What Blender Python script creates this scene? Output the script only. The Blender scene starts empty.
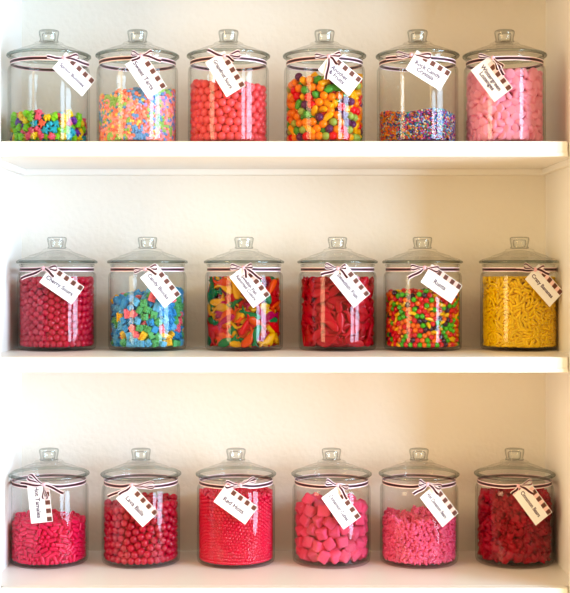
import bpy, bmesh, math, random
import numpy as np
from mathutils import Vector, Matrix, Quaternion

random.seed(7)
scene = bpy.context.scene
COL = scene.collection
F = 1300.0            # focal length in photo pixels
PX0, PY0 = 285.0, 270.0   # principal point in the 570 x 593 frame
ZC = 1.25             # camera height above the floor
PI = math.pi


def s2l(c):
    return tuple(((v / 255) / 12.92 if v / 255 <= 0.04045 else ((v / 255 + 0.055) / 1.055) ** 2.4) for v in c)


# ------------------------------------------------------------------ materials
def new_mat(name):
    m = bpy.data.materials.new(name)
    m.use_nodes = True
    nt = m.node_tree
    nt.nodes.clear()
    out = nt.nodes.new('ShaderNodeOutputMaterial')
    return m, nt, out


def principled(name, rgb, rough=0.5, spec=0.5, coat=0.0, vary=0.0, bump=0.0, bscale=200, sub=0.0, trans=0.0, sheen=0.0):
    m, nt, out = new_mat(name)
    b = nt.nodes.new('ShaderNodeBsdfPrincipled')
    c = s2l(rgb) + (1,)
    b.inputs['Base Color'].default_value = c
    b.inputs['Roughness'].default_value = rough
    b.inputs['Specular IOR Level'].default_value = spec
    b.inputs['Coat Weight'].default_value = coat
    b.inputs['Coat Roughness'].default_value = 0.08
    b.inputs['Sheen Weight'].default_value = sheen
    if vary > 0:
        oi = nt.nodes.new('ShaderNodeObjectInfo')
        hs = nt.nodes.new('ShaderNodeHueSaturation')
        mr = nt.nodes.new('ShaderNodeMapRange')
        mr.inputs['To Min'].default_value = 1 - vary
        mr.inputs['To Max'].default_value = 1 + vary
        nt.links.new(oi.outputs['Random'], mr.inputs['Value'])
        nt.links.new(mr.outputs['Result'], hs.inputs['Value'])
        hs.inputs['Color'].default_value = c
        nt.links.new(hs.outputs['Color'], b.inputs['Base Color'])
    if bump > 0:
        tc = nt.nodes.new('ShaderNodeTexCoord')
        nz = nt.nodes.new('ShaderNodeTexNoise')
        nz.inputs['Scale'].default_value = bscale
        nz.inputs['Detail'].default_value = 3
        bp = nt.nodes.new('ShaderNodeBump')
        bp.inputs['Strength'].default_value = bump
        bp.inputs['Distance'].default_value = 0.002
        nt.links.new(tc.outputs['Object'], nz.inputs['Vector'])
        nt.links.new(nz.outputs['Fac'], bp.inputs['Height'])
        nt.links.new(bp.outputs['Normal'], b.inputs['Normal'])
    if trans > 0:
        tr = nt.nodes.new('ShaderNodeBsdfTranslucent')
        tr.inputs['Color'].default_value = c
        mx = nt.nodes.new('ShaderNodeMixShader')
        mx.inputs[0].default_value = trans
        nt.links.new(b.outputs[0], mx.inputs[1])
        nt.links.new(tr.outputs[0], mx.inputs[2])
        nt.links.new(mx.outputs[0], out.inputs[0])
    else:
        nt.links.new(b.outputs[0], out.inputs[0])
    return m


def thin_glass(name, tint=(0.97, 0.985, 0.98), edge=(0.55, 0.60, 0.58), edge_pow=3.0, refl=0.05, rough=0.0):
    """clear glass wall: see-through, darker where looked at edge-on, mirror-like sheen"""
    m, nt, out = new_mat(name)
    lw = nt.nodes.new('ShaderNodeLayerWeight')
    lw.inputs['Blend'].default_value = 0.5
    p1 = nt.nodes.new('ShaderNodeMath'); p1.operation = 'POWER'; p1.inputs[1].default_value = edge_pow
    nt.links.new(lw.outputs['Facing'], p1.inputs[0])
    mixc = nt.nodes.new('ShaderNodeMix'); mixc.data_type = 'RGBA'
    mixc.inputs['A'].default_value = tint + (1,)
    mixc.inputs['B'].default_value = edge + (1,)
    nt.links.new(p1.outputs[0], mixc.inputs['Factor'])
    tr = nt.nodes.new('ShaderNodeBsdfTransparent')
    nt.links.new(mixc.outputs['Result'], tr.inputs['Color'])
    gl = nt.nodes.new('ShaderNodeBsdfGlossy')
    gl.inputs['Roughness'].default_value = rough
    p2 = nt.nodes.new('ShaderNodeMath'); p2.operation = 'POWER'; p2.inputs[1].default_value = 4.0
    nt.links.new(lw.outputs['Facing'], p2.inputs[0])
    ma = nt.nodes.new('ShaderNodeMath'); ma.operation = 'MULTIPLY_ADD'
    ma.inputs[1].default_value = 0.5; ma.inputs[2].default_value = refl
    nt.links.new(p2.outputs[0], ma.inputs[0])
    mx = nt.nodes.new('ShaderNodeMixShader')
    nt.links.new(ma.outputs[0], mx.inputs[0])
    nt.links.new(tr.outputs[0], mx.inputs[1])
    nt.links.new(gl.outputs[0], mx.inputs[2])
    nt.links.new(mx.outputs[0], out.inputs[0])
    return m


def solid_glass(name):
    m, nt, out = new_mat(name)
    g = nt.nodes.new('ShaderNodeBsdfGlass')
    g.inputs['Color'].default_value = (0.97, 0.985, 0.975, 1)
    g.inputs['Roughness'].default_value = 0.02
    g.inputs['IOR'].default_value = 1.46
    nt.links.new(g.outputs[0], out.inputs[0])
    return m


M_WALL = principled('white_painted_wall', (240, 236, 228), 0.55, 0.3, bump=0.55, bscale=90)
M_SIDE = principled('white_painted_side', (242, 240, 236), 0.5, 0.3, bump=0.1, bscale=60)
M_SHELF = principled('white_painted_shelf', (240, 238, 234), 0.35, 0.4, bump=0.08, bscale=40)
M_GLASS = thin_glass('jar_glass', tint=(0.992, 0.996, 0.994), edge=(0.66, 0.67, 0.65), edge_pow=6.0, refl=0.022)
M_LIDGLASS = thin_glass('lid_glass', tint=(0.99, 0.995, 0.99), edge=(0.89, 0.89, 0.87), edge_pow=6.0, refl=0.035)
M_RIM = thin_glass('lid_rim_glass', tint=(0.80, 0.84, 0.82), edge=(0.50, 0.54, 0.52), edge_pow=1.5, refl=0.08)
M_KNOB = thin_glass('knob_glass', tint=(0.97, 0.98, 0.975), edge=(0.30, 0.33, 0.31), edge_pow=2.6, refl=0.05)
M_CARD = principled('tag_card', (250, 249, 250), 0.5, 0.3)
M_INK = principled('tag_ink', (84, 58, 88), 0.6, 0.2)
M_BROWN = principled('tag_brown', (112, 72, 62), 0.55, 0.3)
M_PINKP = principled('tag_pink', (248, 212, 210), 0.55, 0.3)
M_RPINK = principled('ribbon_pink', (243, 190, 205), 0.5, 0.3, sheen=0.3)
M_RWHITE = principled('ribbon_white', (250, 244, 246), 0.5, 0.3, sheen=0.3)
M_RBROWN = principled('ribbon_brown', (62, 32, 40), 0.5, 0.3, sheen=0.2)


# ------------------------------------------------------------------ helpers
def link(name, me, parent=None, mats=(), smooth=False):
    o = bpy.data.objects.new(name, me)
    COL.objects.link(o)
    if parent is not None:
        o.parent = parent
    for m in mats:
        me.materials.append(m)
    if smooth:
        me.polygons.foreach_set('use_smooth', [True] * len(me.polygons))
    return o


def bm_mesh(bm, name):
    bmesh.ops.recalc_face_normals(bm, faces=bm.faces[:])
    me = bpy.data.meshes.new(name)
    bm.to_mesh(me)
    bm.free()
    return me


def tag(o, label, cat=None, group=None, kind=None):
    if label: o['label'] = label
    if cat: o['category'] = cat
    if group: o['group'] = group
    if kind: o['kind'] = kind
    return o


def empty(name, loc, label, cat, group=None):
    o = bpy.data.objects.new(name, None)
    o.empty_display_size = 0.02
    COL.objects.link(o)
    o.location = loc
    return tag(o, label, cat, group)


def box(bm, x0, x1, y0, y1, z0, z1):
    vs = [bm.verts.new(p) for p in ((x0, y0, z0), (x1, y0, z0), (x1, y1, z0), (x0, y1, z0), (x0, y0, z1), (x1, y0, z1), (x1, y1, z1), (x0, y1, z1))]
    for f in ((0, 1, 2, 3), (4, 5, 6, 7), (0, 1, 5, 4), (1, 2, 6, 5), (2, 3, 7, 6), (3, 0, 4, 7)):
        bm.faces.new([vs[i] for i in f])


def bevel_all(bm, w, seg=2):
    bmesh.ops.bevel(bm, geom=bm.edges[:], offset=w, segments=seg, profile=0.5, affect='EDGES')


def lathe(prof, n=64, cap_ends=True):
    """prof: list of (r, z); revolve about z"""
    bm = bmesh.new()
    rings = []
    for r, z in prof:
        if r < 1e-6:
            rings.append([bm.verts.new((0, 0, z))])
        else:
            rings.append([bm.verts.new((r * math.cos(2 * PI * k / n), r * math.sin(2 * PI * k / n), z)) for k in range(n)])
    for a, b in zip(rings[:-1], rings[1:]):
        if len(a) == 1 and len(b) == 1:
            continue
        for k in range(n):
            k2 = (k + 1) % n
            if len(a) == 1:
                bm.faces.new((a[0], b[k], b[k2]))
            elif len(b) == 1:
                bm.faces.new((a[k], a[k2], b[0]))
            else:
                bm.faces.new((a[k], a[k2], b[k2], b[k]))
    return bm


def smooth_prof(pts, sub=4):
    """Catmull-Rom through profile points"""
    out = []
    P = [Vector(p) for p in pts]
    for i in range(len(P) - 1):
        p0 = P[max(i - 1, 0)]; p1 = P[i]; p2 = P[i + 1]; p3 = P[min(i + 2, len(P) - 1)]
        for k in range(sub):
            t = k / sub
            q = 0.5 * ((2 * p1) + (p2 - p0) * t + (2 * p0 - 5 * p1 + 4 * p2 - p3) * t * t + (3 * p1 - p0 - 3 * p2 + p3) * t ** 3)
            out.append((max(q.x, 0), q.y))
    out.append(tuple(P[-1]))
    return out


def px_x(px, D):
    return (px - PX0) * D / F


def px_z(py, D):
    return ZC + (PY0 - py) * D / F


# ------------------------------------------------------------------ the built-in bookcase
YF, YB = 2.40, 2.72            # shelf fronts, back wall
XL, XR = -0.551, 0.545         # inner faces of the side panels
Z_TOP = px_z(141, YF); Z_MID = px_z(357, YF); Z_BOT = px_z(588, YF)
TH = 0.0285


def slab(name, x0, x1, y0, y1, z0, z1, mat, bevel=0.0, kind='structure'):
    bm = bmesh.new()
    box(bm, x0, x1, y0, y1, z0, z1)
    if bevel: bevel_all(bm, bevel, 2)
    o = link(name, bm_mesh(bm, name), None, [mat])
    if kind: o['kind'] = kind
    return o


slab('wall_back', XL - 0.04, XR + 0.04, YB, YB + 0.03, 0.0, 1.90, M_WALL)
slab('wall_left', XL - 0.03, XL, YF + 0.004, YB, 0.0, 1.90, M_SIDE)
slab('wall_right', XR, XR + 0.03, YF + 0.004, YB, 0.0, 1.90, M_SIDE)
slab('ceiling', XL, XR, YF + 0.002, YB, px_z(-14, YB), px_z(-14, YB) + 0.03, M_SHELF, 0.001)
slab('trim_1', XL - 0.075, px_x(0.6, YF), YF - 0.018, YF + 0.004, 0.0, 1.90, M_SHELF, 0.0015)
slab('trim_2', px_x(569.5, YF), XR + 0.075, YF - 0.018, YF + 0.004, 0.0, 1.90, M_SHELF, 0.0015)
slab('floor', -2.6, 2.6, -1.5, YB + 0.03, -0.03, 0.0, principled('floor_wood', (170, 130, 95), 0.5, 0.3), 0)
n_trim = 3
for zt in (Z_TOP, Z_MID):
    zu = zt - TH
    slab('trim_%d' % n_trim, XL, XR, YB - 0.019, YB, zu - 0.012, zu, M_SIDE, 0.001); n_trim += 1
    slab('trim_%d' % n_trim, XL, XL + 0.012, YF + 0.02, YB - 0.019, zu - 0.012, zu, M_SIDE, 0.001); n_trim += 1
    slab('trim_%d' % n_trim, XR - 0.012, XR, YF + 0.02, YB - 0.019, zu - 0.012, zu, M_SIDE, 0.001); n_trim += 1

for zt, lab in ((Z_TOP, 'top white painted wooden shelf holding half-empty pastel candy jars'),
                (Z_MID, 'middle white painted wooden shelf between the two other jar shelves'),
                (Z_BOT, 'bottom white painted wooden shelf holding six jars of pink and red candy')):
    t = empty('bookcase_shelf', (0, YF, zt), lab, 'shelf', 'white shelves of the built-in bookcase')
    bm = bmesh.new(); box(bm, XL, XR, 0.018, YB - YF, -TH, 0.0)
    link('board', bm_mesh(bm, 'board'), t, [M_SHELF])
    bm = bmesh.new(); box(bm, px_x(0.6, YF), px_x(568, YF), 0.0, 0.018, -TH, 0.0); bevel_all(bm, 0.0025, 3)
    nose = link('front_edge', bm_mesh(bm, 'front_edge'), t, [M_SHELF])
    bm = bmesh.new(); box(bm, px_x(0.6, YF), px_x(568, YF), -0.0016, 0.0005, -TH, -TH + 0.0075); bevel_all(bm, 0.0006, 1)
    link('bead', bm_mesh(bm, 'bead'), nose, [M_SHELF])

# ------------------------------------------------------------------ glass jar (one kind, eighteen copies)
R_OUT, R_IN = 0.0785, 0.0752
body_prof = [(0, 0.0008), (0.055, 0.0006), (0.069, 0.0002), (0.0738, 0.0008), (0.0768, 0.0030), (0.0781, 0.0070), (R_OUT, 0.013),
             (R_OUT, 0.040), (R_OUT, 0.09), (R_OUT, 0.140), (0.0782, 0.1465), (0.0768, 0.1508), (0.0745, 0.1535), (0.0735, 0.156), (0.0733, 0.1655),
             (0.0752, 0.1675), (0.0752, 0.1695), (0.0725, 0.1702), (0.0708, 0.168), (0.0705, 0.158), (0.0712, 0.1545), (0.0735, 0.1520), (0.0748, 0.1500),
             (R_IN, 0.148), (R_IN, 0.09), (R_IN, 0.020), (R_IN, 0.0085), (0.0749, 0.0068), (0.074, 0.0060), (0.05, 0.0058), (0, 0.0056)]
me_body = bm_mesh(lathe(body_prof, 80), 'glass_body'); me_body.materials.append(M_GLASS)
# lid: flanged rim, stepped dome, collar
lid_prof = smooth_prof([(0.0790, 0.1770), (0.0745, 0.1795), (0.066, 0.1822), (0.0585, 0.1843), (0.0560, 0.1862), (0.050, 0.1886), (0.042, 0.1912), (0.035, 0.1935), (0.0295, 0.1962),
                        (0.0285, 0.1985), (0.0265, 0.2000), (0.0205, 0.2010), (0.0, 0.2012)], 3)
lid_under = smooth_prof([(0.0, 0.1975), (0.018, 0.1965), (0.027, 0.1925), (0.04, 0.1868), (0.054, 0.1822), (0.068, 0.1782), (0.0745, 0.1745)], 3)
me_lid = bm_mesh(lathe(lid_prof + lid_under, 80), 'lid'); me_lid.materials.append(M_LIDGLASS)
rim_prof = [(0.0742, 0.1718), (0.0795, 0.1716), (0.0808, 0.1726), (0.0812, 0.1742), (0.0808, 0.1757), (0.0795, 0.1768), (0.0752, 0.1776), (0.0742, 0.1718)]
me_rim = bm_mesh(lathe(rim_prof, 80), 'rim'); me_rim.materials.append(M_RIM)
knob_prof = smooth_prof([(0, 0.2011), (0.0135, 0.2012), (0.0182, 0.2020), (0.0186, 0.2032), (0.0172, 0.2046), (0.0172, 0.2075), (0.0182, 0.2120), (0.0191, 0.2165), (0.0194, 0.2200), (0.0186, 0.2226), (0.0155, 0.2239), (0.008, 0.2241), (0, 0.2240)], 4)
knob_in = smooth_prof([(0, 0.2190), (0.009, 0.2188), (0.0126, 0.2172), (0.0130, 0.2120), (0.0120, 0.2060), (0.0100, 0.2034), (0, 0.2030)], 3)
kb = lathe(knob_prof, 48); tmp = bm_mesh(lathe(knob_in, 48), 'tmp'); tmp.flip_normals(); kb.from_mesh(tmp); me_knob = bpy.data.meshes.new('knob'); kb.to_mesh(me_knob); kb.free()
me_knob.update(); me_knob.materials.append(M_KNOB)
for me in (me_body, me_lid, me_rim, me_knob):
    me.polygons.foreach_set('use_smooth', [True] * len(me.polygons))


def make_jar(loc, label, rz):
    t = empty('candy_jar', loc, label, 'jar', 'lidded glass candy jars')
    t.rotation_euler.z = rz
    t.scale = (1, 1, 1.012)
    link('glass_body', me_body, t)
    lid = link('lid', me_lid, t)
    link('rim', me_rim, lid)
    link('knob', me_knob, lid)
    return t


# ------------------------------------------------------------------ candy shapes
def sphere_bm(r, u=18, v=11, scale=(1, 1, 1), at=(0, 0, 0), bm=None):
    bm = bm or bmesh.new()
    mtx = Matrix.Translation(at) @ Matrix.Diagonal((*scale, 1))
    bmesh.ops.create_uvsphere(bm, u_segments=u, v_segments=v, radius=r, matrix=mtx)
    return bm


def tube_bm(pts, rads, n=12, flat=1.0):
    """tapered bent tube along points, closed ends"""
    bm = bmesh.new()
    P = [Vector(p) for p in pts]
    rings = []
    for i, p in enumerate(P):
        t = (P[min(i + 1, len(P) - 1)] - P[max(i - 1, 0)]).normalized()
        a = Vector((0, 0, 1)); b = t.cross(a).normalized(); a = b.cross(t)
        rings.append([bm.verts.new(p + rads[i] * (math.cos(2 * PI * k / n) * b + flat * math.sin(2 * PI * k / n) * a)) for k in range(n)])
    for A, B in zip(rings[:-1], rings[1:]):
        for k in range(n):
            bm.faces.new((A[k], A[(k + 1) % n], B[(k + 1) % n], B[k]))
    bm.faces.new(rings[0][::-1]); bm.faces.new(rings[-1])
    return bm


def banana_bm(L, r, bend=0.25, n=10):
    pts, rads = [], []
    for i in range(13):
        u = i / 12 * 2 - 1
        pts.append((u * L / 2, bend * L * (1 - u * u) - bend * L * 0.5, 0))
        rads.append(max(r * (1 - abs(u) ** 3.2) ** 0.5, r * 0.22))
    return tube_bm(pts, rads, n)


def rod_bm(L, r, n=12):
    pts, rads = [], []
    h = L / 2
    for u, k in ((-1, .35), (-.985, .62), (-.94, .84), (-.86, .97), (-.7, 1), (0, 1), (.7, 1), (.86, .97), (.94, .84), (.985, .62), (1, .35)):
        pts.append((u * h, 0, 0)); rads.append(r * k)
    return tube_bm(pts, rads, n)


def disc_bm(r, t, n=24):
    h = t / 2
    return lathe([(0, -h * 1.0), (r * .6, -h * .97), (r * .86, -h * .86), (r * .97, -h * .55), (r, 0), (r * .97, h * .55), (r * .86, h * .86), (r * .6, h * .97), (0, h)], n)


def outline_bm(pts, t, puff=0.5):
    """flat outline in xy made into a puffy pressed piece of thickness t"""
    bm = bmesh.new()
    n = len(pts)
    cx = sum(p[0] for p in pts) / n; cy = sum(p[1] for p in pts) / n
    levels = [(0.72, -1), (0.93, -.78), (1, -.3), (1, .3), (0.93, .78), (0.72, 1)]
    rings = [[bm.verts.new((cx + (x - cx) * k, cy + (y - cy) * k, z * t / 2)) for x, y in pts] for k, z in levels]
    for A, B in zip(rings[:-1], rings[1:]):
        for k in range(n):
            bm.faces.new((A[k], A[(k + 1) % n], B[(k + 1) % n], B[k]))
    lo = bm.verts.new((cx, cy, -t / 2 * 1.15)); hi = bm.verts.new((cx, cy, t / 2 * 1.15))
    for k in range(n):
        bm.faces.new((rings[0][(k + 1) % n], rings[0][k], lo))
        bm.faces.new((rings[-1][k], rings[-1][(k + 1) % n], hi))
    return bm


def bunny_outline(s):
    """two ears up, two feet down, round cheeks: polar lobes"""
    pts = []
    for k in range(40):
        a = 2 * PI * k / 40
        r = 0.50
        for ang, amp, w in ((PI / 2 - .46, .50, .26), (PI / 2 + .46, .50, .26), (-PI / 2 - .72, .34, .34), (-PI / 2 + .72, .34, .34), (0.1, .26, .30), (PI - .1, .26, .30)):
            d = (a - ang + PI) % (2 * PI) - PI
            r += amp * math.exp(-(d / w) ** 2)
        pts.append((r * s * math.cos(a), r * s * math.sin(a)))
    return pts


def fish_bm(L, H, t, curve=0.0):
    """gummy fish: round nose, belly, waist, forked tail"""
    prof = [(0.0, .02), (.03, .22), (.10, .36), (.2, .46), (.33, .5), (.46, .46), (.58, .35), (.68, .23), (.75, .17), (.82, .24), (.9, .38), (.97, .46)]
    top = [(x, y) for x, y in prof]
    pts = [(x * L - L / 2, y * H + curve * L * math.sin(PI * x)) for x, y in top]
    pts += [(0.90 * L - L / 2, curve * L * math.sin(PI * .9))]
    pts += [(x * L - L / 2, -y * H + curve * L * math.sin(PI * x)) for x, y in top[::-1]]
    bm = bmesh.new()
    n = len(pts)
    # medial line per point for the puff
    levels = [(0.25, -1.0), (0.6, -.9), (.88, -.6), (1, -.15), (1, .15), (.88, .6), (.6, .9), (.25, 1.0)]
    rings = []
    for k, z in levels:
        ring = []
        for x, y in pts:
            u = (x + L / 2) / L
            my = curve * L * math.sin(PI * u)
            th = t / 2 * (1 - .45 * u)
            ring.append(bm.verts.new((x * (0.9 + .1 * k), my + (y - my) * k, z * th)))
        rings.append(ring)
    for A, B in zip(rings[:-1], rings[1:]):
        for k in range(n):
            bm.faces.new((A[k], A[(k + 1) % n], B[(k + 1) % n], B[k]))
    bm.faces.new(rings[0][::-1]); bm.faces.new(rings[-1])
    return bm


def brick_bm(nx, ny, p, h):
    bm = bmesh.new()
    box(bm, -nx * p / 2, nx * p / 2, -ny * p / 2, ny * p / 2, -h / 2, h / 2)
    bevel_all(bm, p * .10, 2)
    for i in range(nx):
        for j in range(ny):
            c = ((i + .5) * p - nx * p / 2, (j + .5) * p - ny * p / 2)
            st = lathe([(0, h * .45), (p * .33, h * .45), (p * .33, h * .72), (p * .27, h * .80), (0, h * .81)], 10)
            tmp = bpy.data.meshes.new('tmp'); st.to_mesh(tmp); st.free()
            tmp.transform(Matrix.Translation((c[0], c[1], 0)))
            bm.from_mesh(tmp); bpy.data.meshes.remove(tmp)
    return bm


def cube_bm(s, rnd):
    bm = bmesh.new()
    box(bm, -s / 2, s / 2, -s / 2 * rnd.uniform(.85, 1.05), s / 2 * rnd.uniform(.85, 1.05), -s / 2 * rnd.uniform(.75, 1), s / 2 * rnd.uniform(.75, 1))
    for v in bm.verts:
        v.co += Vector([rnd.uniform(-.07, .07) * s for _ in range(3)])
    bevel_all(bm, s * .17, 3)
    bmesh.ops.subdivide_edges(bm, edges=bm.edges[:], cuts=1, use_grid_fill=True)
    for v in bm.verts:
        v.co += Vector([rnd.uniform(-.018, .018) * s for _ in range(3)])
    return bm


def crystal_bm(s, rnd):
    bm = bmesh.new()
    bmesh.ops.create_icosphere(bm, subdivisions=1, radius=s / 2)
    for v in bm.verts:
        v.co *= rnd.uniform(.7, 1.2)
        v.co.x *= 1.2
    return bm


def bear_mesh(s, name):
    """gummy bear: body, head with muzzle, two ears, four paws, fused to one surface"""
    bm = bmesh.new()
    for r, sc, at in ((.34, (1, .8, 1.15), (0, 0, -.08)), (.27, (1, .9, .95), (0, -.03, .38)), (.11, (1, 1, .9), (0, -.24, .34)),
                      (.105, (1, .7, 1), (-.19, 0, .6)), (.105, (1, .7, 1), (.19, 0, .6)),
                      (.13, (1, 1.3, .9), (-.24, -.22, .06)), (.13, (1, 1.3, .9), (.24, -.22, .06)),
                      (.15, (1, 1.4, .95), (-.22, -.22, -.36)), (.15, (1, 1.4, .95), (.22, -.22, -.36))):
        sphere_bm(r * s, 14, 9, sc, [c * s for c in at], bm)
    me = bpy.data.meshes.new(name + '_src'); bm.to_mesh(me); bm.free()
    o = bpy.data.objects.new('tmp', me); COL.objects.link(o)
    md = o.modifiers.new('r', 'REMESH'); md.mode = 'VOXEL'; md.voxel_size = s * .075; md.use_smooth_shade = True
    sm = o.modifiers.new('s', 'SMOOTH'); sm.iterations = 3; sm.factor = .5
    dg = bpy.context.evaluated_depsgraph_get(); dg.update()
    out = bpy.data.meshes.new_from_object(o.evaluated_get(dg))
    bpy.data.objects.remove(o); bpy.data.meshes.remove(me)
    out.name = name
    return out


# ------------------------------------------------------------------ packing: small pieces settled inside a jar
def pack(n, K, spacing, r, R, zc, Rin, ycut, htall, rng, steps=190):
    """n bodies of K touching spheres (radius r) dropped in a cylinder; region below zc and inside Rin / behind ycut is taken by the heap's core"""
    ang = rng.uniform(0, 2 * PI, n); rad = R * .9 * np.sqrt(rng.uniform(0, 1, n))
    C = np.stack([rad * np.cos(ang), rad * np.sin(ang), rng.uniform(r, htall, n)], 1)
    # start those inside the core region in front of it
    bad = (C[:, 2] < zc * 1.0) & ((C[:, 1] > ycut) | (np.hypot(C[:, 0], C[:, 1]) < Rin))
    k = bad.sum()
    a = rng.uniform(-PI, 0, k); rr = rng.uniform(Rin, R * .95, k)
    C[bad, 0] = rr * np.cos(a); C[bad, 1] = rr * np.sin(a)
    ax = rng.normal(size=(n, 3)); ax /= np.linalg.norm(ax, axis=1)[:, None]
    offs = (np.arange(K) - (K - 1) / 2) * spacing
    P = (C[:, None, :] + ax[:, None, :] * offs[None, :, None]).reshape(-1, 3)
    N = len(P)
    body = np.repeat(np.arange(n), K)
    prev = P.copy()
    d2 = (2 * r) ** 2
    Rr = R - r
    I = J = None
    for s in range(steps):
        v = np.clip((P - prev) * (.3 if s < 25 or s >= steps - 25 else .86), -r * .35, r * .35)
        prev = P.copy()
        P = P + v
        P[:, 2] -= r * (0.0 if s < 25 or s >= steps - 25 else .045 if s < steps * .6 else .018)
        if s % 4 == 0:
            Q = P.astype(np.float32)
            sq = (Q * Q).sum(1)
            D = sq[:, None] + sq[None, :] - 2 * Q @ Q.T
            I, J = np.nonzero(np.triu(D < d2 * 1.55, 1))
            keep = body[I] != body[J]
            I, J = I[keep], J[keep]
        for _ in range(3 if s < steps - 40 else 5):
            d = P[I] - P[J]
            dist = np.sqrt((d * d).sum(1)) + 1e-9
            pen = 2 * r - dist
            m = pen > 0
            i, j = I[m], J[m]
            c = d[m] * (pen[m] / dist[m] * .5)[:, None]
            cnt = np.bincount(i, minlength=N) + np.bincount(j, minlength=N)
            cnt = np.maximum(cnt * .45, 1)
            for q in range(3):
                P[:, q] += (np.bincount(i, c[:, q], N) - np.bincount(j, c[:, q], N)) / cnt
            if K > 1:
                B = P.reshape(n, K, 3)
                cm = B.mean(1)
                t = B[:, -1] - B[:, 0]
                t /= np.linalg.norm(t, axis=1)[:, None] + 1e-9
                B2 = cm[:, None] + t[:, None] * offs[None, :, None]
                P = (B * .1 + B2 * .9).reshape(-1, 3)
            # core region
            rho = np.hypot(P[:, 0], P[:, 1])
            inside = (P[:, 2] < zc + r) & ((rho < Rin + r) | (P[:, 1] > ycut - r))
            if inside.any():
                up = zc + r - P[:, 2]
                outw = np.where(P[:, 1] > ycut - r, np.maximum(P[:, 1] - (ycut - r), 0), 0)
                rad_in = np.maximum(Rin + r - rho, 0)
                goup = inside & (up < np.maximum(outw, rad_in))
                P[goup, 2] += up[goup] * .6
                so = inside & ~goup
                f = so & (P[:, 1] > ycut - r)
                P[f, 1] -= outw[f] * .6
                g = so & (rho < Rin + r)
                sc = 1 + .6 * rad_in[g] / np.maximum(rho[g], 1e-4)
                P[g, 0] *= sc; P[g, 1] *= sc
            rho = np.hypot(P[:, 0], P[:, 1])
            o = rho > Rr
            P[o, 0] *= Rr / rho[o]; P[o, 1] *= Rr / rho[o]
            P[:, 2] = np.maximum(P[:, 2], r)
    d = P[I] - P[J]
    pen = 2 * r - np.sqrt((d * d).sum(1))
    print('   overlap mean', round(float(np.maximum(pen, 0).sum() / N / r), 3), 'max', round(float(pen.max() / r), 2))
    B = P.reshape(n, K, 3)
    if K > 1:
        ax = B[:, -1] - B[:, 0]
        ax /= np.linalg.norm(ax, axis=1)[:, None] + 1e-9
    return B.mean(1), ax


Z_IN = 0.0070           # inside bottom of the glass
R_C = R_IN - 0.0006     # room for candy


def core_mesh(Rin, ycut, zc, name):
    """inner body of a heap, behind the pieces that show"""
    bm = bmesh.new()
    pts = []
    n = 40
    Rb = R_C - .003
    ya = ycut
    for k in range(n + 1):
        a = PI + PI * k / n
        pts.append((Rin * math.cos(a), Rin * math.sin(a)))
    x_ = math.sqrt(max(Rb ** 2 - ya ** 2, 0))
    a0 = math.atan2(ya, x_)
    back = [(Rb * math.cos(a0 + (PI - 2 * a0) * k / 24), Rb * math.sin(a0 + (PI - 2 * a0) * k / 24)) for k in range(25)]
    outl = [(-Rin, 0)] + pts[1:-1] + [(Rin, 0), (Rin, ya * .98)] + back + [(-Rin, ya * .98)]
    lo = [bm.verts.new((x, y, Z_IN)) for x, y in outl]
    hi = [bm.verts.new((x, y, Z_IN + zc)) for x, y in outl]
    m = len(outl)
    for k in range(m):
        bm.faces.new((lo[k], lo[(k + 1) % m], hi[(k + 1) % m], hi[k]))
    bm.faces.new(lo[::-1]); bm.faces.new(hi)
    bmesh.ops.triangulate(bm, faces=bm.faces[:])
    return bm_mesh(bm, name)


VIEW = [-.06, .06, .18]      # how steeply each shelf's jars are looked down on


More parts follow.
